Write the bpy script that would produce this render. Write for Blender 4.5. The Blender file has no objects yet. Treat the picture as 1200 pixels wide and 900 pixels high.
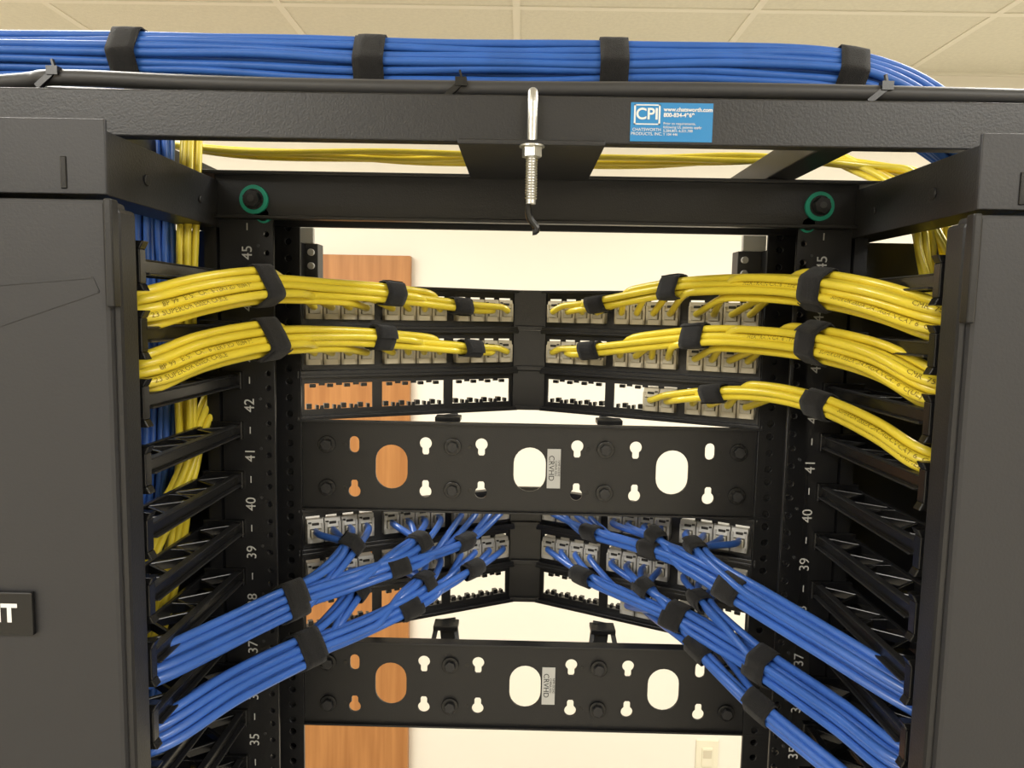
import bpy, bmesh, math, random
import numpy as np
from mathutils import Vector, Matrix
random.seed(7)
# ------------------------------------------------------------------ camera
F_PX=860.17; PITCH=.09561; ROLL=.01879; YAW=.01045
CAM=Vector((-.010,-.643,2.0406))
Fw=Vector((-math.sin(YAW)*math.cos(PITCH),math.cos(YAW)*math.cos(PITCH),-math.sin(PITCH)))
Rt=Vector((math.cos(YAW),math.sin(YAW),0)); Up=Rt.cross(Fw)
R2=Rt*math.cos(ROLL)+Up*math.sin(ROLL); U2=-Rt*math.sin(ROLL)+Up*math.cos(ROLL)
cd=bpy.data.cameras.new("camera"); cam=bpy.data.objects.new("camera",cd); bpy.context.collection.objects.link(cam)
M=Matrix(((R2.x,U2.x,-Fw.x,CAM.x),(R2.y,U2.y,-Fw.y,CAM.y),(R2.z,U2.z,-Fw.z,CAM.z),(0,0,0,1)))
cam.matrix_world=M; cd.sensor_width=36; cd.lens=F_PX/1200*36; cd.clip_start=.02
bpy.context.scene.camera=cam
def ray(px,py): return R2*((px-600)/F_PX)+U2*((450-py)/F_PX)+Fw
def W(px,py,Y):
    d=ray(px,py); return CAM+d*((Y-CAM.y)/d.y)
def WZ(px,py,z):
    d=ray(px,py); return CAM+d*((z-CAM.z)/d.z)
def PX(p):
    v=Vector(p)-CAM; z=v.dot(Fw); return 600+F_PX*v.dot(R2)/z, 450-F_PX*v.dot(U2)/z
UH=.04445
def ZU(u): return 2.0+(u-43)*UH
# ------------------------------------------------------------------ materials
def mat(name,col,rough=.5,bump=0,bscale=200,var=0,vscale=5,metal=0,spec=.5,sheen=0,emit=None,coat=0):
    m=bpy.data.materials.new(name); m.use_nodes=True; nt=m.node_tree; b=nt.nodes["Principled BSDF"]
    b.inputs["Base Color"].default_value=(*col,1); b.inputs["Roughness"].default_value=rough
    b.inputs["Metallic"].default_value=metal; b.inputs["Specular IOR Level"].default_value=spec
    if sheen: b.inputs["Sheen Weight"].default_value=sheen
    if coat: b.inputs["Coat Weight"].default_value=coat; b.inputs["Coat Roughness"].default_value=.15
    tc=nt.nodes.new("ShaderNodeTexCoord")
    if var:
        n=nt.nodes.new("ShaderNodeTexNoise"); n.inputs["Scale"].default_value=vscale; n.inputs["Detail"].default_value=3
        nt.links.new(tc.outputs["Object"],n.inputs["Vector"])
        r=nt.nodes.new("ShaderNodeMapRange"); r.inputs[1].default_value=.3; r.inputs[2].default_value=.7
        r.inputs[3].default_value=1-var; r.inputs[4].default_value=1+var
        nt.links.new(n.outputs["Fac"],r.inputs[0])
        mx=nt.nodes.new("ShaderNodeVectorMath"); mx.operation='SCALE'; mx.inputs[0].default_value=col
        nt.links.new(r.outputs[0],mx.inputs["Scale"]); nt.links.new(mx.outputs[0],b.inputs["Base Color"])
    if bump:
        n=nt.nodes.new("ShaderNodeTexNoise"); n.inputs["Scale"].default_value=bscale
        nt.links.new(tc.outputs["Object"],n.inputs["Vector"])
        bp=nt.nodes.new("ShaderNodeBump"); bp.inputs["Strength"].default_value=bump; bp.inputs["Distance"].default_value=.001
        nt.links.new(n.outputs["Fac"],bp.inputs["Height"]); nt.links.new(bp.outputs[0],b.inputs["Normal"])
    if emit: b.inputs["Emission Color"].default_value=(*emit[0],1); b.inputs["Emission Strength"].default_value=emit[1]
    return m
M_blk=mat("black_powder_coat",(.0090,.0090,.0100),.36,.15,900)
M_blk2=mat("dark_grey_powder_coat",(.0165,.0165,.018),.42,.2,700)
M_door=mat("charcoal_plastic_door",(.0225,.0225,.0252),.5,.12,500,.06,3)
M_plastic=mat("black_plastic",(.0080,.0080,.0086),.27)
M_ylw=mat("yellow_pvc",(.83,.665,.050),.3,0,0,.07,30,coat=.25)
M_blu=mat("blue_pvc",(.050,.150,.55),.3,0,0,.08,30,coat=.25)
M_blu2=mat("overhead_blue_pvc",(.035,.13,.48),.42,0,0,.1,30,spec=.35)
M_velcro=mat("velcro_fabric",(.009,.009,.010),.95,.9,1500,.25,300,sheen=.1)
M_gcable=mat("grey_rubber_cable",(.04,.04,.042),.5)
M_jack=mat("ivory_jack_plastic",(.62,.56,.42),.4)
M_jackw=mat("grey_white_jack_plastic",(.50,.49,.46),.4)
M_plug=mat("clear_plug_plastic",(.50,.47,.38),.25)
M_hole=mat("jack_socket_dark",(.02,.018,.015),.6)
M_zinc=mat("zinc_steel",(.60,.60,.57),.36,.3,500,metal=.85)
M_white=mat("white_ink",(.50,.50,.48),.6)
M_whiteb=mat("white_badge_ink",(.75,.75,.74),.5)
M_inky=mat("print_on_yellow",(.22,.15,.01),.6)
M_inkb=mat("print_on_blue",(.30,.40,.70),.6)
M_green=mat("green_washer",(.008,.30,.20),.45)
M_lblue=mat("blue_sticker",(.02,.22,.52),.4)
M_lwhite=mat("silver_sticker",(.50,.50,.48),.35)
M_wall=mat("cream_wall_paint",(.84,.795,.69),.8,.1,300,.015,1)
M_floor=mat("floor_vinyl",(.42,.40,.36),.4,0,0,.08,8)
M_tbar=mat("ceiling_grid_white",(.80,.76,.64),.6)
M_light=mat("light_diffuser",(.9,.9,.85),.5,emit=((1,.96,.89),3.0))
M_plate=mat("ivory_wallplate",(.80,.75,.58),.4)
M_ceil=mat("acoustic_tile",(.72,.685,.56),.9,.5,260,.04,90)
M_wood=bpy.data.materials.new("orange_oak_veneer"); M_wood.use_nodes=True
nt=M_wood.node_tree; b=nt.nodes["Principled BSDF"]; tc=nt.nodes.new("ShaderNodeTexCoord"); mp=nt.nodes.new("ShaderNodeMapping")
mp.inputs["Scale"].default_value=(22,22,1.2); nz=nt.nodes.new("ShaderNodeTexNoise"); nz.inputs["Scale"].default_value=2.2; nz.inputs["Detail"].default_value=6
cr=nt.nodes.new("ShaderNodeValToRGB"); cr.color_ramp.elements[0].color=(.34,.135,.035,1); cr.color_ramp.elements[1].color=(.47,.21,.062,1)
cr.color_ramp.elements[0].position=.3; cr.color_ramp.elements[1].position=.7
nt.links.new(tc.outputs["Object"],mp.inputs[0]); nt.links.new(mp.outputs[0],nz.inputs["Vector"]); nt.links.new(nz.outputs["Fac"],cr.inputs[0]); nt.links.new(cr.outputs[0],b.inputs["Base Color"]); b.inputs["Roughness"].default_value=.45
# ------------------------------------------------------------------ builders
COL=bpy.context.collection
def empty(name):
    e=bpy.data.objects.new(name,None); e.empty_display_size=.05; COL.objects.link(e); return e
class MB:
    def __init__(s): s.v=[];s.f=[];s.m=[];s.mats=[]
    def mi(s,m):
        if m not in s.mats: s.mats.append(m)
        return s.mats.index(m)
    def quadbox(s,c,m):
        i=len(s.v); s.v+= [tuple(p) for p in c]
        for f in ((3,2,1,0),(4,5,6,7),(0,1,5,4),(1,2,6,5),(2,3,7,6),(3,0,4,7)):
            s.f.append(tuple(i+k for k in f)); s.m.append(s.mi(m))
    def box(s,x0,x1,y0,y1,z0,z1,m):
        if x0>x1:x0,x1=x1,x0
        if y0>y1:y0,y1=y1,y0
        if z0>z1:z0,z1=z1,z0
        s.quadbox([(x0,y0,z0),(x1,y0,z0),(x1,y1,z0),(x0,y1,z0),(x0,y0,z1),(x1,y0,z1),(x1,y1,z1),(x0,y1,z1)],m)
    def beam(s,p0,p1,w,h,m,up=Vector((0,0,1))):
        p0=Vector(p0);p1=Vector(p1);t=(p1-p0).normalized(); sd=t.cross(up).normalized(); u=sd.cross(t)
        a=sd*w/2; b_=u*h/2
        s.quadbox([p0-a-b_,p0+a-b_,p1+a-b_,p1-a-b_,p0-a+b_,p0+a+b_,p1+a+b_,p1-a+b_],m)
    def cyl(s,p0,p1,r,m,n=20,r2=None):
        p0=Vector(p0);p1=Vector(p1);t=(p1-p0).normalized(); a=t.orthogonal().normalized(); b_=t.cross(a); r2=r if r2 is None else r2
        i=len(s.v)
        for k in range(n):
            th=2*math.pi*k/n; d=a*math.cos(th)+b_*math.sin(th); s.v.append(tuple(p0+d*r)); s.v.append(tuple(p1+d*r2))
        for k in range(n):
            k2=(k+1)%n; s.f.append((i+2*k,i+2*k2,i+2*k2+1,i+2*k+1)); s.m.append(s.mi(m))
        s.f.append(tuple(i+2*k for k in reversed(range(n)))); s.m.append(s.mi(m))
        s.f.append(tuple(i+2*k+1 for k in range(n))); s.m.append(s.mi(m))
    def obj(s,name,parent=None,bevel=0,smooth=False):
        me=bpy.data.meshes.new(name); me.from_pydata(s.v,[],s.f)
        for m in s.mats: me.materials.append(m)
        for p,k in zip(me.polygons,s.m): p.material_index=k; p.use_smooth=smooth
        bm=bmesh.new(); bm.from_mesh(me); bmesh.ops.recalc_face_normals(bm,faces=bm.faces); bm.to_mesh(me); bm.free()
        o=bpy.data.objects.new(name,me); COL.objects.link(o)
        if parent: o.parent=parent
        if bevel:
            md=o.modifiers.new("bevel",'BEVEL'); md.width=bevel; md.segments=2; md.limit_method='ANGLE'
        return o
def tomesh(o,smooth=True):
    dg=bpy.context.evaluated_depsgraph_get(); dg.update()
    me=bpy.data.meshes.new_from_object(o.evaluated_get(dg)); n=o.name; par=o.parent; mw=o.matrix_basis.copy()
    bpy.data.objects.remove(o)
    no=bpy.data.objects.new(n,me); no.name=n; COL.objects.link(no); no.matrix_basis=mw; no.parent=par
    if smooth:
        for p in me.polygons: p.use_smooth=True
    return no
def tubes(name,paths,r,m,parent=None,res=3):
    c=bpy.data.curves.new(name,'CURVE'); c.dimensions='3D'; c.bevel_depth=r; c.bevel_resolution=res; c.resolution_u=3; c.use_fill_caps=True
    for p in paths:
        s=c.splines.new('NURBS'); s.points.add(len(p)-1)
        for q,k in zip(s.points,p): q.co=(k[0],k[1],k[2],1)
        s.order_u=min(4,len(p)); s.use_endpoint_u=True
    c.materials.append(m); o=bpy.data.objects.new(name,c); COL.objects.link(o); o.parent=parent
    return tomesh(o)
def plate(name,outer,holes,th,mw,m,parent=None,bev=.0003):
    c=bpy.data.curves.new(name,'CURVE'); c.dimensions='2D'; c.fill_mode='BOTH'; c.extrude=th/2; c.bevel_depth=bev; c.bevel_resolution=1
    for pts in [outer]+holes:
        s=c.splines.new('POLY'); s.points.add(len(pts)-1); s.use_cyclic_u=True
        for q,k in zip(s.points,pts): q.co=(k[0],k[1],0,1)
    c.materials.append(m); o=bpy.data.objects.new(name,c); COL.objects.link(o); o.parent=parent; o.matrix_basis=mw
    return tomesh(o,False)
def text(name,body,loc,size,xdir,ydir,m,parent,align='CENTER',bold=0):
    c=bpy.data.curves.new(name,'FONT'); c.body=body; c.size=size; c.align_x=align; c.align_y='CENTER'; c.extrude=.00005; c.offset=bold
    c.materials.append(m); x=Vector(xdir);y=Vector(ydir);z=x.cross(y)
    o=bpy.data.objects.new(name,c); COL.objects.link(o); o.parent=parent
    o.matrix_basis=Matrix(((x.x,y.x,z.x,loc[0]),(x.y,y.y,z.y,loc[1]),(x.z,y.z,z.z,loc[2]),(0,0,0,1)))
    return tomesh(o,False)
XZ=lambda x,y,z: Matrix(((1,0,0,x),(0,0,-1,y),(0,1,0,z),(0,0,0,1)))
def circ(cx,cy,r,n=20,ry=None): 
    ry=ry or r; return [(cx+r*math.cos(2*math.pi*k/n),cy+ry*math.sin(2*math.pi*k/n)) for k in range(n)]
def pill(cx,cy,w,h,n=10):
    r=w/2; o=[]; 
    for k in range(n+1): a=math.pi*k/n; o.append((cx+r*math.cos(a),cy+h/2-r+r*math.sin(a)))
    for k in range(n+1): a=math.pi+math.pi*k/n; o.append((cx+r*math.cos(a),cy-h/2+r+r*math.sin(a)))
    return o
def keyhole(cx,cy,flip=1):
    r=.0062; w=.0036; L=.0095; o=[]; a0=math.asin(w/r)
    for k in range(17):
        a=-math.pi/2+a0+(2*math.pi-2*a0)*k/16; o.append((cx+r*math.cos(a),cy+flip*(r*math.sin(a)+.003)))
    o+=[(cx-w,cy+flip*(.003-L)),(cx-w*.6,cy+flip*(.003-L-.002)),(cx+w*.6,cy+flip*(.003-L-.002)),(cx+w,cy+flip*(.003-L))]
    return o
def rect(x0,x1,y0,y1): return [(x0,y0),(x1,y0),(x1,y1),(x0,y1)]
# ------------------------------------------------------------------ room
CEIL=CAM.z+.78; YB=1.78; XL,XR,YF=-2.6,2.8,-3.0
def simple(name,*a,m): 
    b=MB(); b.box(*a,m); return b.obj(name)
simple("floor",XL-.1,XR+.1,YF-.1,YB+.1,-.1,0,m=M_floor)
simple("wall_back",XL-.1,XR+.1,YB,YB+.1,0,CEIL,m=M_wall)
simple("wall_front",XL-.1,XR+.1,YF-.1,YF,0,CEIL,m=M_wall)
simple("wall_left",XL-.1,XL,YF,YB,0,CEIL,m=M_wall)
simple("wall_right",XR,XR+.1,YF,YB,0,CEIL,m=M_wall)
b=MB(); b.box(XL-.1,XR+.1,YF-.1,YB+.1,CEIL,CEIL+.05,M_ceil)
gx=WZ(605,0,CEIL).x; gy=WZ(600,8,CEIL).y
for k in range(-8,9):
    x=gx+k*.61
    if XL<x<XR: b.box(x-.0095,x+.0095,YF,YB,CEIL-.003,CEIL+.001,M_tbar)
for k in range(-9,3):
    y=gy+k*.61
    if YF<y<YB: b.box(XL,XR,y-.0095,y+.0095,CEIL-.0035,CEIL+.001,M_tbar)
b.box(XL,XR,YB-.02,YB,CEIL-.006,CEIL,M_tbar)
b.obj("ceiling")
simple("baseboard_back",XL,XR,YB-.012,YB,0,.1,m=M_plastic)
dx=W(480,500,YB-.03).x; dz=W(430,299,YB-.03).z
b=MB(); b.box(dx-.92,dx,YB-.035,YB-.001,.005,dz,M_wood); b.cyl((dx-.85,YB-.035,1.02),(dx-.85,YB-.09,1.02),.012,M_zinc); b.beam((dx-.86,YB-.09,1.02),(dx-.74,YB-.09,1.02),.014,.018,M_zinc)
b.cyl((dx-.85,YB-.035,1.02),(dx-.85,YB-.042,1.02),.028,M_zinc)
b.obj("door_1",bevel=.002)
p=W(828,886,YB); b=MB(); b.box(p.x-.038,p.x+.038,YB-.006,YB,p.z-.06,p.z+.06,M_plate); b.box(p.x-.018,p.x+.018,YB-.010,YB-.005,p.z-.034,p.z+.034,M_plate)
b.box(p.x-.015,p.x+.015,YB-.0115,YB-.009,p.z-.002,p.z+.028,M_jack)
b.obj("wall_outlet",bevel=.002)
for i,(x,y) in enumerate([(-1.2,.35),(1.3,.35),(-1.2,-1.5),(1.3,-1.5)]):
    e=empty("ceiling_light_panel")
    b=MB(); b.box(x-.6,x+.6,y-.3,y+.3,CEIL-.012,CEIL-.006,M_light); b.obj("diffuser",e)
    b=MB()
    for a in ((x-.61,x+.61,y-.31,y-.295),(x-.61,x+.61,y+.295,y+.31),(x-.61,x-.595,y-.3,y+.3),(x+.595,x+.61,y-.3,y+.3)): b.box(*a,CEIL-.018,CEIL-.004,M_tbar)
    b.obj("trim",e)
    l=bpy.data.lights.new("troffer_lamp",'AREA'); l.shape='RECTANGLE'; l.size=1.15; l.size_y=.55; l.energy=41; l.color=(1,.965,.90)
    o=bpy.data.objects.new("troffer_lamp",l); COL.objects.link(o); o.location=(x,y,CEIL-.02); o.parent=e
# ------------------------------------------------------------------ rack
rack=empty("network_rack")
for s in (-1,1):
    holes=[]
    zc=ZU(40)
    for u in range(33,47):
        for dzz in (-.0159,0,.0159):
            holes.append(circ(s*.2315,ZU(u)+dzz-zc,.0027,12))
    zt=ZU(46)-.002-zc; zb=ZU(32.5)-zc
    plate("front_flange_"+("l" if s<0 else "r"),rect(*sorted((s*.226,s*.272)),zb,zt),holes,.003,XZ(0,0,zc),M_blk,rack)
    holes=[]
    for u in range(33,47):
        for dzz in (-.0159,0,.0159): holes.append(circ(s*.2325,ZU(u)+dzz-zc,.0036,12))
    plate("rear_flange_"+("l" if s<0 else "r"),rect(*sorted((s*.2215,s*.272)),zb,zt),holes,.003,XZ(0,.062,zc),M_blk,rack)
    b=MB(); b.box(s*.226,s*.272,-.0015,.0015,.02,ZU(32.5),M_blk); b.box(s*.2215,s*.272,.0605,.0635,.02,ZU(32.5),M_blk)
    b.box(s*.269,s*.272,0,.063,.02,ZU(46)-.002,M_blk)
    b.box(s*.2300,s*.272,.0665,.0685,.02,ZU(46)-.004,M_plastic)
    b.box(s*.2,s*.30,-.15,.2,0,.02,M_blk)
    for u in range(33,47):
        b.cyl((s*.2385,-.0025,ZU(u)+.006),(s*.2385,0,ZU(u)+.006),.0013,M_gcable,10)
    b.obj("post_"+("l" if s<0 else "r"),rack)
    for u in range(33,46):
        text("unit_number",str(u),(s*.2480,-.0021,ZU(u)),.0125,(0,0,1),(-1,0,0),M_white,rack)
        b=MB(); b.box(s*.2480-.0004,s*.2480+.0004,-.0022,-.0018,ZU(u+.5)-.003,ZU(u+.5)+.003,M_white); b.obj("unit_tick",rack)
    b=MB(); x0=.215 if s<0 else .205
    b.box(s*x0,s*.232,.10,.12,ZU(44.6),ZU(45.4),M_gcable); b.box(s*(x0+.004),s*.232,.098,.104,ZU(45.4),ZU(45.75),M_lwhite); b.cyl((s*(x0+.006),.099,ZU(44.9)),(s*(x0+.006),.095,ZU(44.9)),.0035,M_lwhite,12); b.box(s*.228,s*.25,.07,.12,ZU(44.6),ZU(45.4),M_blk)
    b.cyl((s*(x0+.006),.099,ZU(45.2)),(s*(x0+.006),.095,ZU(45.2)),.0035,M_lwhite,12)
    b.obj("rear_bracket",rack,bevel=.0006)
ZT=2.157; ZBm=2.118
b=MB(); b.box(-.274,.274,-.006,-.002,ZBm,ZT,M_blk); b.box(-.292,.292,-.012,.060,ZT-.003,ZT,M_blk2); b.box(-.274,.274,-.012,-.002,ZBm-.001,ZBm+.002,M_blk)
b.box(-.274,.274,.056,.060,ZBm,ZT,M_blk)
b.obj("top_beam",rack,bevel=.0008)
for px,py in ((298,234),(960,242)):
    p=W(px,py,-.007); b=MB(); b.cyl((p.x,-.006,p.z),(p.x,-.009,p.z),.0122,M_green,28); b.cyl((p.x,-.009,p.z),(p.x,-.0105,p.z),.0088,M_plastic,24); b.cyl((p.x,-.010,p.z),(p.x,-.016,p.z),.0072,M_blk,6); b.cyl((p.x,-.016,p.z),(p.x,-.0163,p.z),.003,M_gcable,12)
    b.obj("beam_bolt",rack,bevel=.0004)
    b=MB(); s=-1 if px<600 else 1
    b.cyl((s*.233,-.002,ZU(45.72)),(s*.233,-.004,ZU(45.72)),.0068,M_green,20); b.cyl((s*.233,-.004,ZU(45.72)),(s*.233,-.006,ZU(45.72)),.0054,M_plastic,12); b.obj("small_green_washer",rack)
# ------------------------------------------------------------------ angled patch panels
OX,OY,IX,IY=.2286,.067,.016,.180
def half(s):
    O=Vector((s*OX,OY,0)); I=Vector((s*IX,IY,0)); d=(I-O).normalized(); L=(I-O).length
    n=Vector((d.y,-d.x,0)) if s<0 else Vector((-d.y,d.x,0))
    return O,d,n,L
def jackpos(s,row,i):
    O,d,n,L=half(s); g=i//4; sx=.006+g*.0785+.0022+(i%4+.5)*.0172
    return O+d*sx+Vector((0,0,ZU(row)-.001)),n,d
def window(x0,w,h):
    pts=[]; t=.0012; th=.0035; pit=w/4
    pts.append((x0,-h/2))
    for k in range(1,4):
        x=x0+pit*k; pts+=[(x-t*1.5,-h/2),(x-t,-h/2+th),(x+t,-h/2+th),(x+t*1.5,-h/2)]
    pts+=[(x0+w,-h/2),(x0+w,h/2)]
    for k in (3,2,1):
        x=x0+pit*k; pts+=[(x+t*2.2,h/2),(x+t*2.2,h/2-th*.6),(x-t*2.2,h/2-th*.6),(x-t*2.2,h/2)]
    pts.append((x0,h/2)); return pts
ports={44:(range(12),range(12)),43:(range(12),range(12)),42:([],range(0,6)),39:(range(12),range(12)),38:(range(12),range(12)),37:([],[2,3,4,5,6])}
for row in (44,43,42,39,38,37):
    e=empty("angled_patch_panel"); z=ZU(row)
    for s,lst in zip((-1,1),ports[row]):
        O,d,n,L=half(s)
        holes=[window(.006+g*.0785+.0022,.0688,.0262) for g in range(3)]
        zz=d.cross(Vector((0,0,1)))
        mw=Matrix(((d.x,0,zz.x,O.x),(d.y,0,zz.y,O.y),(0,1,zz.z,z),(0,0,0,1)))
        plate("face_"+("l" if s<0 else "r"),rect(0,L,-.0215,.0215),holes,.0015,mw,M_blk,e)
        b=MB()
        for zz_,hh in ((z-.0205,.004),(z+.0205,.003)):
            b.beam(O+n*.004+Vector((0,0,zz_)),O+d*L+n*.004+Vector((0,0,zz_)),.009,hh,M_blk)
        b.beam(O+n*-.012+Vector((0,0,z-.0195)),O+d*L+n*-.012+Vector((0,0,z-.0195)),.02,.002,M_blk)
        b.box(s*OX,s*.2413,OY-.001,OY+.002,z-.0215,z+.0215,M_blk)
        for i in range(12):
            if i in lst: continue
            P,_,_=jackpos(s,row,i)
            b.beam(P-d*.003+Vector((0,0,.0114))-n*.002,P+d*.003+Vector((0,0,.0114))-n*.002,.004,.0035,M_plastic)
            b.beam(P-d*.006+Vector((0,0,-.0090))-n*.003,P-d*.001+Vector((0,0,-.0090))-n*.003,.006,.005,M_plastic)
            b.beam(P+d*.003+Vector((0,0,-.0100))-n*.003,P+d*.006+Vector((0,0,-.0100))-n*.003,.006,.004,M_plastic)
        b.obj("lips_"+("l" if s<0 else "r"),e,bevel=.0005)
        if len(lst):
            b=MB(); mj=M_jack if row>40 else M_jackw
            for i in lst:
                P,_,_=jackpos(s,row,i); w=.0081; h=.0118; fr=.0085; bk=-.016
                Z=Vector((0,0,1))
                def q(a,c,dd): return P+d*a+Z*c+n*dd
                def bx(a0,a1,c0,c1,d0,d1,m_,slope=0):
                    b.quadbox([q(a0,c0,d0),q(a1,c0,d0),q(a1,c0,d1),q(a0,c0,d1),q(a0,c1,d0),q(a1,c1,d0),q(a1,c1,d1-slope),q(a0,c1,d1-slope)],m_)
                bx(-w,w,-h,-h+.0055,bk,fr,mj); bx(-w,w,h-.0090,h,bk,fr,mj,.003)
                bx(-w,-w+.0026,-h,h-.004,bk,fr,mj); bx(w-.0026,w,-h,h-.004,bk,fr,mj)
                bx(-w,w,-h,h-.001,-.003,-.001,M_hole)
                bx(-.0050,.0050,-h+.0057,h-.0096,-.001,fr+.0030,M_plug)
                bx(-.0035,.0035,h-.0060,h-.0035,fr-.003,fr-.0006,M_hole)
                bx(-w+.001,-.004,h-.0045,h-.0025,fr-.003,fr-.0012,M_hole)
            b.obj("jacks_"+("l" if s<0 else "r"),e,bevel=.0004)
    b=MB(); b.box(-IX-.002,IX+.002,IY-.004,IY+.002,z-.0221,z+.0221,M_blk); b.box(-.0165,.0165,IY-.008,IY-.004,z-.0221,z-.017,M_blk); b.obj("centre_plate",e,bevel=.0006)
    if row in (42,37):
        b=MB()
        for sx in (-1,1):
            x=sx*.083; y=.12
            b.beam((x,y,z-.021),(x-sx*.005,y-.01,z-.052),.018,.005,M_blk,up=Vector((0,1,0))); b.box(x-.013,x+.013,y-.02,y,z-.0265,z-.0215,M_blk)
            if row==37: b.beam((x+.010,y-.012,z-.024),(x+.015,y-.030,z-.050),.005,.004,M_blk,up=Vector((0,1,0))); b.beam((x-.010,y-.012,z-.024),(x-.015,y-.030,z-.050),.005,.004,M_blk,up=Vector((0,1,0)))
        b.obj("support_feet",e,bevel=.0008)
# ------------------------------------------------------------------ blank panels
for ub in (39.5,34.5):
    e=empty("slotted_blank_panel"); z0=ZU(ub+1); hh=.0440
    holes=[]
    for x in (-.134,.0015,.1405): holes.append(pill(x,0,.0320,.0445,12))
    for x in (-.1006,-.046,.0475,.1045): holes+= [keyhole(x,.021,1),keyhole(x,-.021,-1)]
    for x in (-.1705,.1765): holes+=[pill(x,.0215,.010,.017,6),keyhole(x,-.022,-1)]
    plate("face",rect(-.2413,.2413,-hh,hh),holes,.002,XZ(0,.0655,z0),M_blk,e)
    b=MB(); b.box(-.2413,.2413,.0655,.074,z0+hh-.002,z0+hh,M_blk); b.box(-.2413,.2413,.060,.074,z0-hh,z0-hh+.002,M_blk); b.box(-.225,.225,.058,.066,z0+hh-.0005,z0+hh+.0015,M_blk2)
    for x in (-.197,-.074,.075,.204):
        for zz in (-.0215,.0215):
            b.cyl((x,.0645,z0+zz),(x,.061,z0+zz),.0085,M_plastic,20); b.cyl((x,.061,z0+zz),(x,.0575,z0+zz),.0055,M_blk2,6); b.cyl((x+.017*(1 if x<0 else -1),.0645,z0+zz),(x+.017*(1 if x<0 else -1),.0635,z0+zz),.002,M_hole,10)
    b.obj("flanges_and_bolts",e,bevel=.0005)
    b=MB(); b.box(.0185,.0315,.0638,.0643,z0-.018,z0+.021,M_lwhite); b.obj("rating_sticker",e)
    text("sticker_text","CRVHD",(.0225,.0636,z0+.002),.0075,(0,0,-1),(1,0,0),M_hole,e); text("sticker_text","NMF-DCE42\nCHINA 42U",(.0285,.0636,z0+.002),.003,(0,0,-1),(1,0,0),M_hole,e)
# ------------------------------------------------------------------ vertical managers
for s in (-1,1):
    e=empty("vertical_cable_manager"); X=lambda v: s*v
    b=MB()
    b.box(X(.272),X(.302),-.1735,.17,2.110,2.150,M_blk2)
    b.box(X(.303),X(.56),-.1745,-.140,2.110,2.152,M_blk2)
    b.box(X(.54),X(.56),-.139,.17,2.11,2.15,M_blk)
    b.box(X(.2705),X(.56),-.178,-.1748,2.110,2.156,M_door)
    b.cyl((X(.272),-.125,2.128),(X(.2705),-.125,2.128),.004,M_blk2,14)
    b.cyl((X(.272),-.04,2.128),(X(.2705),-.04,2.128),.003,M_blk2,14)
    b.box(X(.295),X(.299),-.1788,-.1775,2.113,2.133,M_plastic)
    b.obj("top_frame",e,bevel=.0012)
    b=MB(); b.box(X(.272),X(.56),.030,.034,.02,2.11,M_blk)
    b.box(X(.556),X(.56),-.15,.17,.0,2.11,M_blk)
    b.box(X(.274),X(.285),-.004,.034,.02,2.11,M_blk)
    b.obj("spine",e)
    b=MB(); b.box(X(.258),X(.60),-.200,-.178,.03,2.104,M_door); b.box(X(.254),X(.266),-.196,-.174,.03,2.100,M_blk2)
    b.obj("door_panel",e,bevel=.003)
    b=MB(); b.box(X(.2535),X(.2585),-.204,-.196,2.04,2.104,M_blk); 
    b.obj("door_latch",e,bevel=.001)
    b=MB()
    for k in range(22,47):
        z=ZU(k+.5)
        if z>2.10: continue
        xa,xb=X(.2605),X(.288)
        b.beam((xa,-.16,z),(xa,.0,z),.0040,.0095,M_plastic); b.beam((xb,-.15,z),(xb,.0,z),.0040,.0095,M_plastic)
        b.beam((xa,-.16,z+.0045),((xa+xb)/2,-.16,z+.0045),.012,.003,M_plastic)
        b.beam((xa-s*.001,-.158,z-.0045),(xa-s*.001,.0,z-.0045),.010,.0016,M_blk2)
        b.beam((xa,-.158,z+.0045),(xa,.0,z+.0045),.006,.0014,M_blk2)
        ys=[-.15+.0214*i for i in range(8)]
        for i in range(7):
            p0=(xa if i%2 else xb,ys[i],z); p1=(xb if i%2 else xa,ys[i+1],z); b.beam(p0,p1,.0030,.007,M_plastic)
        b.beam((xa,-.15,z),(xb,-.15,z),.004,.0095,M_plastic); b.beam((xa,-.075,z),(xb,-.075,z),.003,.008,M_plastic)
        for (z0_,z1_,x0_,x1_) in ((-.016,-.011,.2520,.2545),(-.011,.011,.2545,.2545),(.011,.016,.2545,.2520)):
            b.quadbox([(X(x0_),-.171,z+z0_),(X(x0_+.009),-.171,z+z0_),(X(x0_+.009),-.163,z+z0_),(X(x0_),-.163,z+z0_),(X(x1_),-.171,z+z1_),(X(x1_+.009),-.171,z+z1_),(X(x1_+.009),-.163,z+z1_),(X(x1_),-.163,z+z1_)],M_plastic)
        b.box(X(.254),X(.29),-.006,.001,z-.008,z+.008,M_plastic)
    b.obj("cable_fingers",e,bevel=.0007)
    if s<0:
        b=MB(); 
        p0=W(-60,742,-.2025); p1=W(38,694,-.2025)
        b.box(p0.x,p1.x,-.2035,-.2,p0.z,p1.z,M_plastic); b.obj("badge",e,bevel=.0008)
        text("badge_text","IT",(W(20,722,-.2037).x,-.2038,(p0.z+p1.z)/2),.016,(1,0,0),(0,0,1),M_whiteb,e,'RIGHT',.0006)
        b=MB(); a0=W(-30,336,-.2);a1=W(108,325,-.2);a2=W(116,342,-.2);a3=W(-30,392,-.2)
        for q0,q1 in ((a0,a1),(a1,a2),(a2,a3)): b.beam((q0.x,-.2,q0.z),(q1.x,-.2,q1.z),.0008,.0012,M_door)
        b.obj("grip_crease",e)
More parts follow.
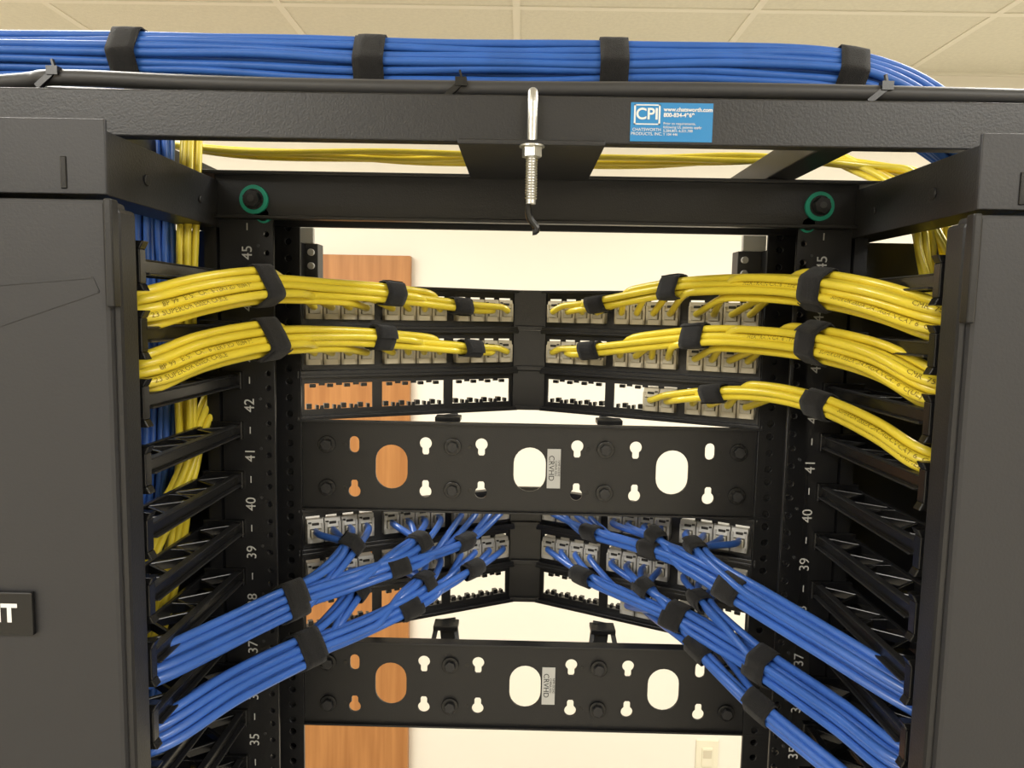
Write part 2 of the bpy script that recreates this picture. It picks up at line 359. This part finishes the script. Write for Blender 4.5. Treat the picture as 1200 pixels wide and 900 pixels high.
# ------------------------------------------------------------------ ladder runway
lad=empty("cable_ladder_runway"); zs0,zs1=2.1572,2.1885
b=MB(); b.box(-1.6,.372,-.128,-.116,zs0,zs1,M_blk2); b.box(.374,1.6,-.128,-.116,zs0-.0005,zs1-.001,M_blk2)
b.box(-1.6,1.6,.175,.187,zs0,zs1,M_blk)
for x in (-1.1,-.7,-.33,.208,.62,1.0): b.box(x-.0125,x+.0125,-.117,.176,zs0+.001,zs0+.022,M_blk)
b.obj("stringers_and_rungs",lad,bevel=.001)
b=MB(); pl=W(537,170,-.13);pr=W(708,174,-.13)
b.box(pl.x,pr.x,-.138,-.0125,2.1535,2.157,M_blk2); b.obj("clamp_plate",lad,bevel=.0008)
jx=W(623,190,-.132).x
tubes("j_bolt",[[(jx,-.10,zs1+.003),(jx,-.118,zs1+.0045),(jx,-.132,zs1+.002),(jx,-.1345,zs1-.006),(jx,-.1345,2.17),(jx,-.1345,2.115)]],.0034,M_zinc,lad,5)
b=MB()
b.cyl((jx,-.1345,2.1535),(jx,-.1345,2.1525),.0085,M_zinc,24); b.cyl((jx,-.1345,2.1525),(jx,-.1345,2.146),.0068,M_zinc,6)
for i in range(16): 
    zz=2.146-i*.0018; b.cyl((jx,-.1345,zz),(jx,-.1345,zz-.0009),.0042,M_zinc,16,.0036)
b.obj("bolt_nut",lad)
tubes("hook_end",[[W(619,228,-.1345),W(618,245,-.13),W(620,258,-.128),W(629,264,-.128),W(630,272,-.128),W(624,272,-.128)]],.0024,M_plastic,lad)
c0=W(738,166,-.1282);c1=W(836,122,-.1282)
lz0=c0.z+.0003; lz1=c1.z+.0003
b=MB(); b.box(c0.x,c1.x,-.1285,-.128,lz0,lz1,M_lblue); b.obj("blue_label_sticker",lad)
zc=(lz0+lz1)/2; w=c1.x-c0.x
text("label_logo","CPI",(c0.x+w*.20,-.1287,zc+.0050),.0105,(1,0,0),(0,0,1),M_whiteb,lad,bold=.0002)
text("label_sub","CHATSWORTH\nPRODUCTS, INC.",(c0.x+w*.20,-.1287,zc-.0065),.0028,(1,0,0),(0,0,1),M_whiteb,lad)
text("label_web","www.chatsworth.com\n800-834-4969",(c0.x+w*.40,-.1287,zc+.0065),.0037,(1,0,0),(0,0,1),M_whiteb,lad,'LEFT',.0001)
text("label_fine","Prior to requirements,\nfollowing UL patents apply:\n5,284,801; 6,321,788\nT 104 446",(c0.x+w*.40,-.1287,zc-.0045),.0024,(1,0,0),(0,0,1),M_whiteb,lad,'LEFT')
b=MB(); h=lz1-lz0
for a in ((.04,.36,.92,.95),(.04,.36,.43,.46),(.04,.06,.43,.95),(.34,.36,.43,.95)):
    b.box(c0.x+w*a[0],c0.x+w*a[1],-.12868,-.1285,lz0+h*a[2],lz0+h*a[3],M_whiteb)
b.obj("label_border",lad)
# ------------------------------------------------------------------ cables
def catmull(pts,n=10):
    P=[Vector(p) for p in pts]; P=[P[0]*2-P[1]]+P+[P[-1]*2-P[-2]]; out=[]
    for i in range(1,len(P)-2):
        for k in range(n):
            t=k/n; a,b_,c,d=P[i-1],P[i],P[i+1],P[i+2]
            out.append(.5*((2*b_)+(c-a)*t+(2*a-5*b_+4*c-d)*t*t+(3*b_-a-3*c+d)*t**3))
    out.append(P[-2]); return out
def hexpack(n,r,ax=1,ay=1):
    L=[]; 
    for i in range(-12,13):
        for j in range(-12,13):
            x=(i+.5*(j%2))*2*r; y=j*1.732*r; L.append((x,y))
    ox,oy=.3*r,.2*r
    L=[(x+ox,y+oy) for x,y in L]
    L.sort(key=lambda q:(q[0]/ax)**2+(q[1]/ay)**2); return L[:n]
def frames(C):
    out=[]
    for i,p in enumerate(C):
        t=(C[min(i+1,len(C)-1)]-C[max(i-1,0)]).normalized(); n1=t.cross(Vector((0,0,1))).normalized(); n2=n1.cross(t); out.append((t,n1,n2))
    return out
def hull(pts):
    pts=sorted(set(pts)); 
    def cr(o,a,b_): return (a[0]-o[0])*(b_[1]-o[1])-(a[1]-o[1])*(b_[0]-o[0])
    lo=[]
    for p in pts:
        while len(lo)>1 and cr(lo[-2],lo[-1],p)<=0: lo.pop()
        lo.append(p)
    up=[]
    for p in reversed(pts):
        while len(up)>1 and cr(up[-2],up[-1],p)<=0: up.pop()
        up.append(p)
    return lo[:-1]+up[:-1]
def strap(C,FR,i,offs,r,w,parent,seed=0):
    rnd=random.Random(seed)
    pts=[]
    for (x,y) in offs:
        for k in range(12): a=2*math.pi*k/12; pts.append((round(x+(r+.0006)*math.cos(a),6),round(y+(r+.0006)*math.sin(a),6)))
    H=hull(pts)
    D=[]
    for k in range(len(H)):
        a=Vector(H[k]);c=Vector(H[(k+1)%len(H)]); m=max(1,int((c-a).length/.0025))
        for q in range(m): D.append(a.lerp(c,q/m))
    t,n1,n2=FR[i]; P=C[i]; cen=sum(D,Vector((0,0)))/len(D)
    tilt=rnd.uniform(-.10,.10)
    me_v=[];me_f=[]; nseg=len(D)
    def ring(D,w,th,off,start,cnt,close):
        base=len(me_v); rows=[(-w/2,0),(-w/2,th),(-w/4,th*1.15),(0,th*1.2),(w/4,th*1.15),(w/2,th),(w/2,0)]
        for k in range(cnt):
            d=D[(start+k)%len(D)]; o=(d-cen); o=o.normalized() if o.length>0 else o
            for (tw,hh) in rows:
                j=rnd.uniform(-.00018,.00018)
                q=d+o*(off+hh+(j if hh>0 else 0)); me_v.append(tuple(P+t*(tw+tilt*q.x+(off*2))+n1*q.x+n2*q.y))
        R=len(rows)
        for k in range(cnt if close else cnt-1):
            k2=(k+1)%cnt
            for m in range(R-1): me_f.append((base+k*R+m,base+k2*R+m,base+k2*R+m+1,base+k*R+m+1))
    ring(D,w,.0012,0,0,nseg,True)
    ring(D,w*.97,.0011,.0011,rnd.randrange(nseg),int(nseg*.45),False)
    me=bpy.data.meshes.new("velcro_tie"); me.from_pydata(me_v,[],me_f); me.materials.append(M_velcro)
    bm=bmesh.new(); bm.from_mesh(me); bmesh.ops.recalc_face_normals(bm,faces=bm.faces); bm.to_mesh(me); bm.free()
    for p in me.polygons: p.use_smooth=True
    o=bpy.data.objects.new("velcro_tie",me); COL.objects.link(o); o.parent=parent
def print_on(path,r,body,s0,size,m,parent,reverse=False):
    P=[Vector(p) for p in path]
    if reverse: P=P[::-1]
    S=[0]
    for a,c in zip(P,P[1:]): S.append(S[-1]+(c-a).length)
    cu=bpy.data.curves.new("legend",'FONT'); cu.body=body; cu.size=size; cu.align_y='CENTER'; cu.resolution_u=2; cu.materials.append(m)
    o=bpy.data.objects.new("printed_legend",cu); COL.objects.link(o); o.parent=parent; o=tomesh(o,False)
    bm=bmesh.new(); bm.from_mesh(o.data)
    for v in bm.verts:
        s=min(max(s0+v.co.x,0),S[-1]-1e-5); i=max(k for k in range(len(S)) if S[k]<=s); i=min(i,len(P)-2)
        f=(s-S[i])/max(S[i+1]-S[i],1e-6); p=P[i].lerp(P[i+1],f)
        ta=(P[min(i+1,len(P)-1)]-P[max(i-1,0)]).normalized(); tb=(P[min(i+2,len(P)-1)]-P[i]).normalized(); t=ta.lerp(tb,f).normalized()
        N=Vector((0,-1,.15)); N=(N-t*N.dot(t)).normalized(); B=N.cross(t); 
        if B.z<0: B=-B
        a=v.co.y/r; v.co=p+(N*math.cos(a)+B*math.sin(a))*(r*1.035)
    bm.to_mesh(o.data); bm.free()
def bundle(name,ctrl,targets,m,straps,r=.0034,side=-1,lead=.002,seed=1,sw=.021,hubs={},ink=None,legend=()):
    rnd=random.Random(seed); e=empty(name)
    Pw=[W(*c) for c in ctrl]; z=Pw[0].z
    pre=[Vector((side*.368,-.085,z-.20)),Vector((side*.362,-.100,z-.10)),Vector((side*.340,-.128,z-.038)),Vector((side*.302,-.1455,z-.009))]
    C=catmull(pre+Pw,10); FR=frames(C); N=len(C); n=len(targets)
    offs=hexpack(n,r*1.0)
    T=sorted(targets,key=lambda q:abs(q[0].x)); paths=[]; deps=[]; mains=[]
    hubc={}
    for k,(P,nn,d,idx) in enumerate(T):
        g=idx//4; hub=hubs.get(g)
        if hub:
            jp=hub['join']; dep=min(range(40,N),key=lambda q:abs(PX(C[q])[0]-jp))
        else:
            dep=N-1
            for i in range(40,N):
                if abs(C[i].x)<=abs(P.x)+lead: dep=i;break
        dep=max(40,min(dep,N-2)); deps.append(dep)
        ph=[rnd.uniform(0,6.28) for _ in range(4)]
        path=[]
        for i in range(0,dep+1,2):
            t,n1,n2=FR[i]; ox,oy=offs[k]
            a=.0005; ox+=a*math.sin(i*.11+ph[0])+.0002*math.sin(i*.3+ph[2]); oy+=a*math.sin(i*.13+ph[1])
            path.append(C[i]+n1*ox+n2*oy)
        mains.append(list(path))
        last=path[-1]; pt=P+nn*.006
        if hub:
            hp=[W(*c) for c in hub['pts']]
            HC=[C[dep]]+hp; HF=frames(HC); o4=hexpack(4,r*1.02); ho=o4[idx%4]
            for q in range(1,len(HC)):
                t,n1,n2=HF[q]; path.append(HC[q]+n1*ho[0]+n2*ho[1])
            hubc[g]=(HC,HF,o4)
            lst=path[-1]; out=P+nn*.020
            path+=[lst.lerp(out,.6)+nn*.002,out,P+nn*.012,pt,P]
        else:
            out=P+nn*(.014+rnd.uniform(-.002,.002))-d*.002
            path+= [last.lerp(out,.5)+nn*.001, out, P+nn*.010, pt, P]
        paths.append(path)
    tubes("cables",paths,r,m,e)
    for j,px in enumerate(straps):
        i=min(range(40,N),key=lambda q:abs(PX(C[q])[0]-px))
        act=[offs[k] for k in range(n) if deps[k]>=i-1]
        if len(act)<3: act=offs[:3]
        strap(C,FR,i,act,r+.0006,sw*rnd.uniform(.9,1.1),e,seed*10+j)
    for g,(HC,HF,o4) in hubc.items():
        q=len(HC)-1; strap(HC,HF,q,o4,r+.0006,sw*.7,e,seed*10+7+g)
    if ink:
        sg=1 if side<0 else -1
        order=sorted(range(n),key=lambda k:-(offs[k][0]*sg)+abs(offs[k][1])*.1)
        for (rank,frac,body) in legend:
            k=order[rank]; pth=mains[k]; L=sum((b_-a).length for a,b_ in zip(pth,pth[1:]))
            print_on(pth,r,body,frac*L if side<0 else (1-frac)*L,.0052,ink,e,reverse=(side>0))
    return e
def tg(s,row,lst): return [jackpos(s,row,i)+(i,) for i in lst]
A12=range(12)
LG=((0,.53,"HEXTRAIN CAT 6   23 SUPERIOR ESSEX CABLE"),(1,.50,"8P 99   E157  CAT 6 VERIFIED  0284 FT"),(2,.55,"SUPERIOR ESSEX CAT 6  TYPE CMP"))
LR=((0,.70,"SUPERIOR ESSEX DATAGAIN CAT 6  C(UL)"),(1,.62,"CMR  75C  23AWG  VERIFIED"),(2,.72,"HEXTRAIN CAT6 TYPE"))
bundle("yellow_cable_bundle",[(170,363,-.144),(235,346,-.106),(306,336,-.045),(380,339,.018),(458,345,.075),(540,356,.128),(600,361,.163)],tg(-1,44,A12),M_ylw,(306,459,540),side=-1,seed=1,ink=M_inky,legend=LG)
bundle("yellow_cable_bundle",[(173,437,-.144),(235,413,-.106),(310,398,-.045),(380,395,.018),(446,397,.068),(551,406,.13),(600,409,.163)],tg(-1,43,A12),M_ylw,(310,446,551),side=-1,seed=2,ink=M_inky,legend=LG)
bundle("yellow_cable_bundle",[(1095,376,-.144),(1030,354,-.106),(962,340,-.045),(880,334,.012),(790,338,.068),(702,354,.125),(648,360,.158)],tg(1,44,A12),M_ylw,(963,790,702),side=1,seed=3,ink=M_inky,legend=LR)
bundle("yellow_cable_bundle",[(1090,457,-.144),(1030,424,-.106),(958,404,-.045),(890,396,.009),(816,395,.058),(694,408,.128),(648,410,.158)],tg(1,43,A12),M_ylw,(957,815,694),side=1,seed=4,ink=M_inky,legend=LR)
bundle("yellow_cable_bundle",[(1083,539,-.144),(1030,505,-.106),(964,475,-.042),(900,460,.009),(838,458,.052),(765,465,.095)],tg(1,42,range(6)),M_ylw,(964,838),side=1,seed=5,ink=M_inky,legend=LR[:2])
LB=((0,.45,"ESSEX CAT 6A  23 AWG"),)
bundle("blue_cable_bundle",[(178,782,-.142),(260,744,-.092),(340,706,-.03),(400,685,.01),(465,662,.045),(545,635,.11),(598,608,.155)],tg(-1,39,A12),M_blu,(340,465,545),side=-1,seed=6,lead=.02,ink=M_inkb,legend=LB,
  hubs={0:dict(join=350,pts=[(388,668,.008),(412,637,.035)]),1:dict(join=425,pts=[(462,650,.045),(491,634,.075)])})
bundle("blue_cable_bundle",[(186,860,-.142),(270,806,-.092),(356,763,-.03),(420,737,.01),(478,710,.045),(555,667,.105),(598,652,.145)],tg(-1,38,A12),M_blu,(356,478,555),side=-1,seed=7,lead=.02,ink=M_inkb,legend=LB,
  hubs={0:dict(join=370,pts=[(398,716,.005),(418,690,.03)]),1:dict(join=440,pts=[(474,695,.045),(498,681,.07)])})
bundle("blue_cable_bundle",[(1072,818,-.142),(965,752,-.088),(862,690,-.015),(810,660,.03),(763,641,.065),(695,622,.115),(646,607,.155)],tg(1,39,A12),M_blu,(862,763,695),side=1,seed=8,lead=.02,ink=M_inkb,legend=LB,
  hubs={0:dict(join=875,pts=[(842,664,.005),(817,641,.035)]),1:dict(join=800,pts=[(770,628,.065)])})
bundle("blue_cable_bundle",[(1055,896,-.142),(985,842,-.095),(897,782,-.03),(850,753,.005),(795,722,.04),(685,674,.11),(646,656,.145)],tg(1,38,A12),M_blu,(897,795,685),side=1,seed=9,lead=.02,ink=M_inkb,legend=LB,
  hubs={0:dict(join=880,pts=[(850,727,.002),(823,701,.032)]),1:dict(join=800,pts=[(757,686,.065)])})
bundle("blue_cable_bundle",[(1055,965,-.142),(985,905,-.1),(893,830,-.04),(850,790,-.01),(820,760,.015),(775,718,.05),(745,695,.08)],tg(1,37,[2,3,4,5,6]),M_blu,(893,820),side=1,seed=10,lead=.02)
def loose(name,ctrl,n,r,m,ax,ay,straps=(),sw=.022,seed=1,amp=.0012,world=False):
    rnd=random.Random(seed); e=empty(name); C=catmull([Vector(c) for c in ctrl] if world else [W(*c) for c in ctrl],9)
    FR=frames(C) if abs((C[1]-C[0]).normalized().z)<.9 else [((C[min(i+1,len(C)-1)]-C[max(i-1,0)]).normalized(),Vector((1,0,0)),Vector((0,1,0))) for i in range(len(C))]
    offs=hexpack(n,r*1.02,ax,ay); paths=[]
    for k in range(n):
        ph=[rnd.uniform(0,6.28) for _ in range(4)]; path=[]
        for i in range(0,len(C),2):
            t,n1,n2=FR[i]; ox,oy=offs[k]; ox+=amp*math.sin(i*.16+ph[0])+amp*.4*math.sin(i*.4+ph[2]); oy+=amp*math.sin(i*.13+ph[1])+amp*.4*math.sin(i*.37+ph[3])
            path.append(C[i]+n1*ox+n2*oy)
        paths.append(path)
    tubes("cables",paths,r,m,e)
    for j,px in enumerate(straps):
        i=min(range(len(C)),key=lambda q:abs(PX(C[q])[0]-px)); strap(C,FR,i,offs,r+.0006,sw,e,seed*10+j)
    return e
loose("overhead_blue_cable_bundle",[(-260,70,-.03),(-60,72,-.03),(165,75,-.03),(300,79,-.03),(438,85,-.03),(580,87,-.03),(716,87,-.03),(850,88,-.03),(960,94,-.03),(1025,109,-.03),(1088,144,-.03),(1155,198,-.045),(1205,280,-.055),(1215,420,-.055)],54,.0031,M_blu2,1.35,1,(165,438,716,985),seed=21)
loose("grey_power_cable",[(-200,120,-.095),(20,100,-.100),(70,94,-.105),(250,99,-.105),(620,107,-.105),(900,110,-.105),(1300,122,-.105)],2,.0055,M_gcable,1,1,seed=22,amp=.0008)
e=empty("cable_tie")
b=MB()
for px,py in ((60,85),(537,98),(1035,103)):
    p=W(px,py,-.112); b.beam(p+Vector((-.010,0,-.010)),p+Vector((.004,0,.002)),.004,.004,M_plastic,up=Vector((0,1,0))); b.box(p.x-.002,p.x+.006,p.y-.003,p.y+.003,p.z-.002,p.z+.004,M_plastic)
    b.beam(p+Vector((.003,0,.001)),p+Vector((.001,0,.009)),.0016,.0025,M_plastic,up=Vector((0,1,0)))
b.obj("tie_heads",e)
loose("overhead_yellow_cables",[(150,165,.12),(270,178,.12),(420,184,.12),(540,187,.12),(720,190,.12),(850,188,.12),(960,190,.10),(1040,198,.05),(1085,215,.02),(1106,290,.0),(1120,400,.0)],5,.003,M_ylw,3,.6,seed=23,amp=.0025)
loose("blue_cable_drop",[(-.335,-.01,2.20),(-.334,-.01,2.12),(-.335,-.01,2.03),(-.340,-.01,1.9),(-.36,-.01,1.7),(-.36,-.01,1.3)],28,.003,M_blu,2.8,1,seed=24,world=True)
loose("yellow_cable_drop",[(-.293,-.005,2.20),(-.294,-.018,2.10),(-.297,-.018,2.0),(-.300,-.018,1.9),(-.315,-.024,1.80),(-.345,-.03,1.7)],6,.003,M_ylw,1.4,1,seed=25,world=True)
loose("yellow_cable_drop",[(-.285,.01,1.96),(-.290,-.015,1.925),(-.298,-.03,1.885),(-.315,-.05,1.84),(-.33,-.06,1.77),(-.34,-.06,1.6)],7,.003,M_ylw,1.6,1,seed=26,world=True)
loose("yellow_cable_drop",[(.302,.10,2.20),(.318,.02,2.16),(.330,-.005,2.12),(.335,-.012,2.07),(.350,-.015,2.00),(.385,-.02,1.92),(.42,-.03,1.80)],5,.003,M_ylw,1.6,1,seed=27,world=True)
# ------------------------------------------------------------------ world, view
w=bpy.data.worlds.new("world"); bpy.context.scene.world=w; w.use_nodes=True; w.node_tree.nodes["Background"].inputs[0].default_value=(.9,.88,.83,1); w.node_tree.nodes["Background"].inputs[1].default_value=.3
bpy.context.scene.view_settings.view_transform='Standard'
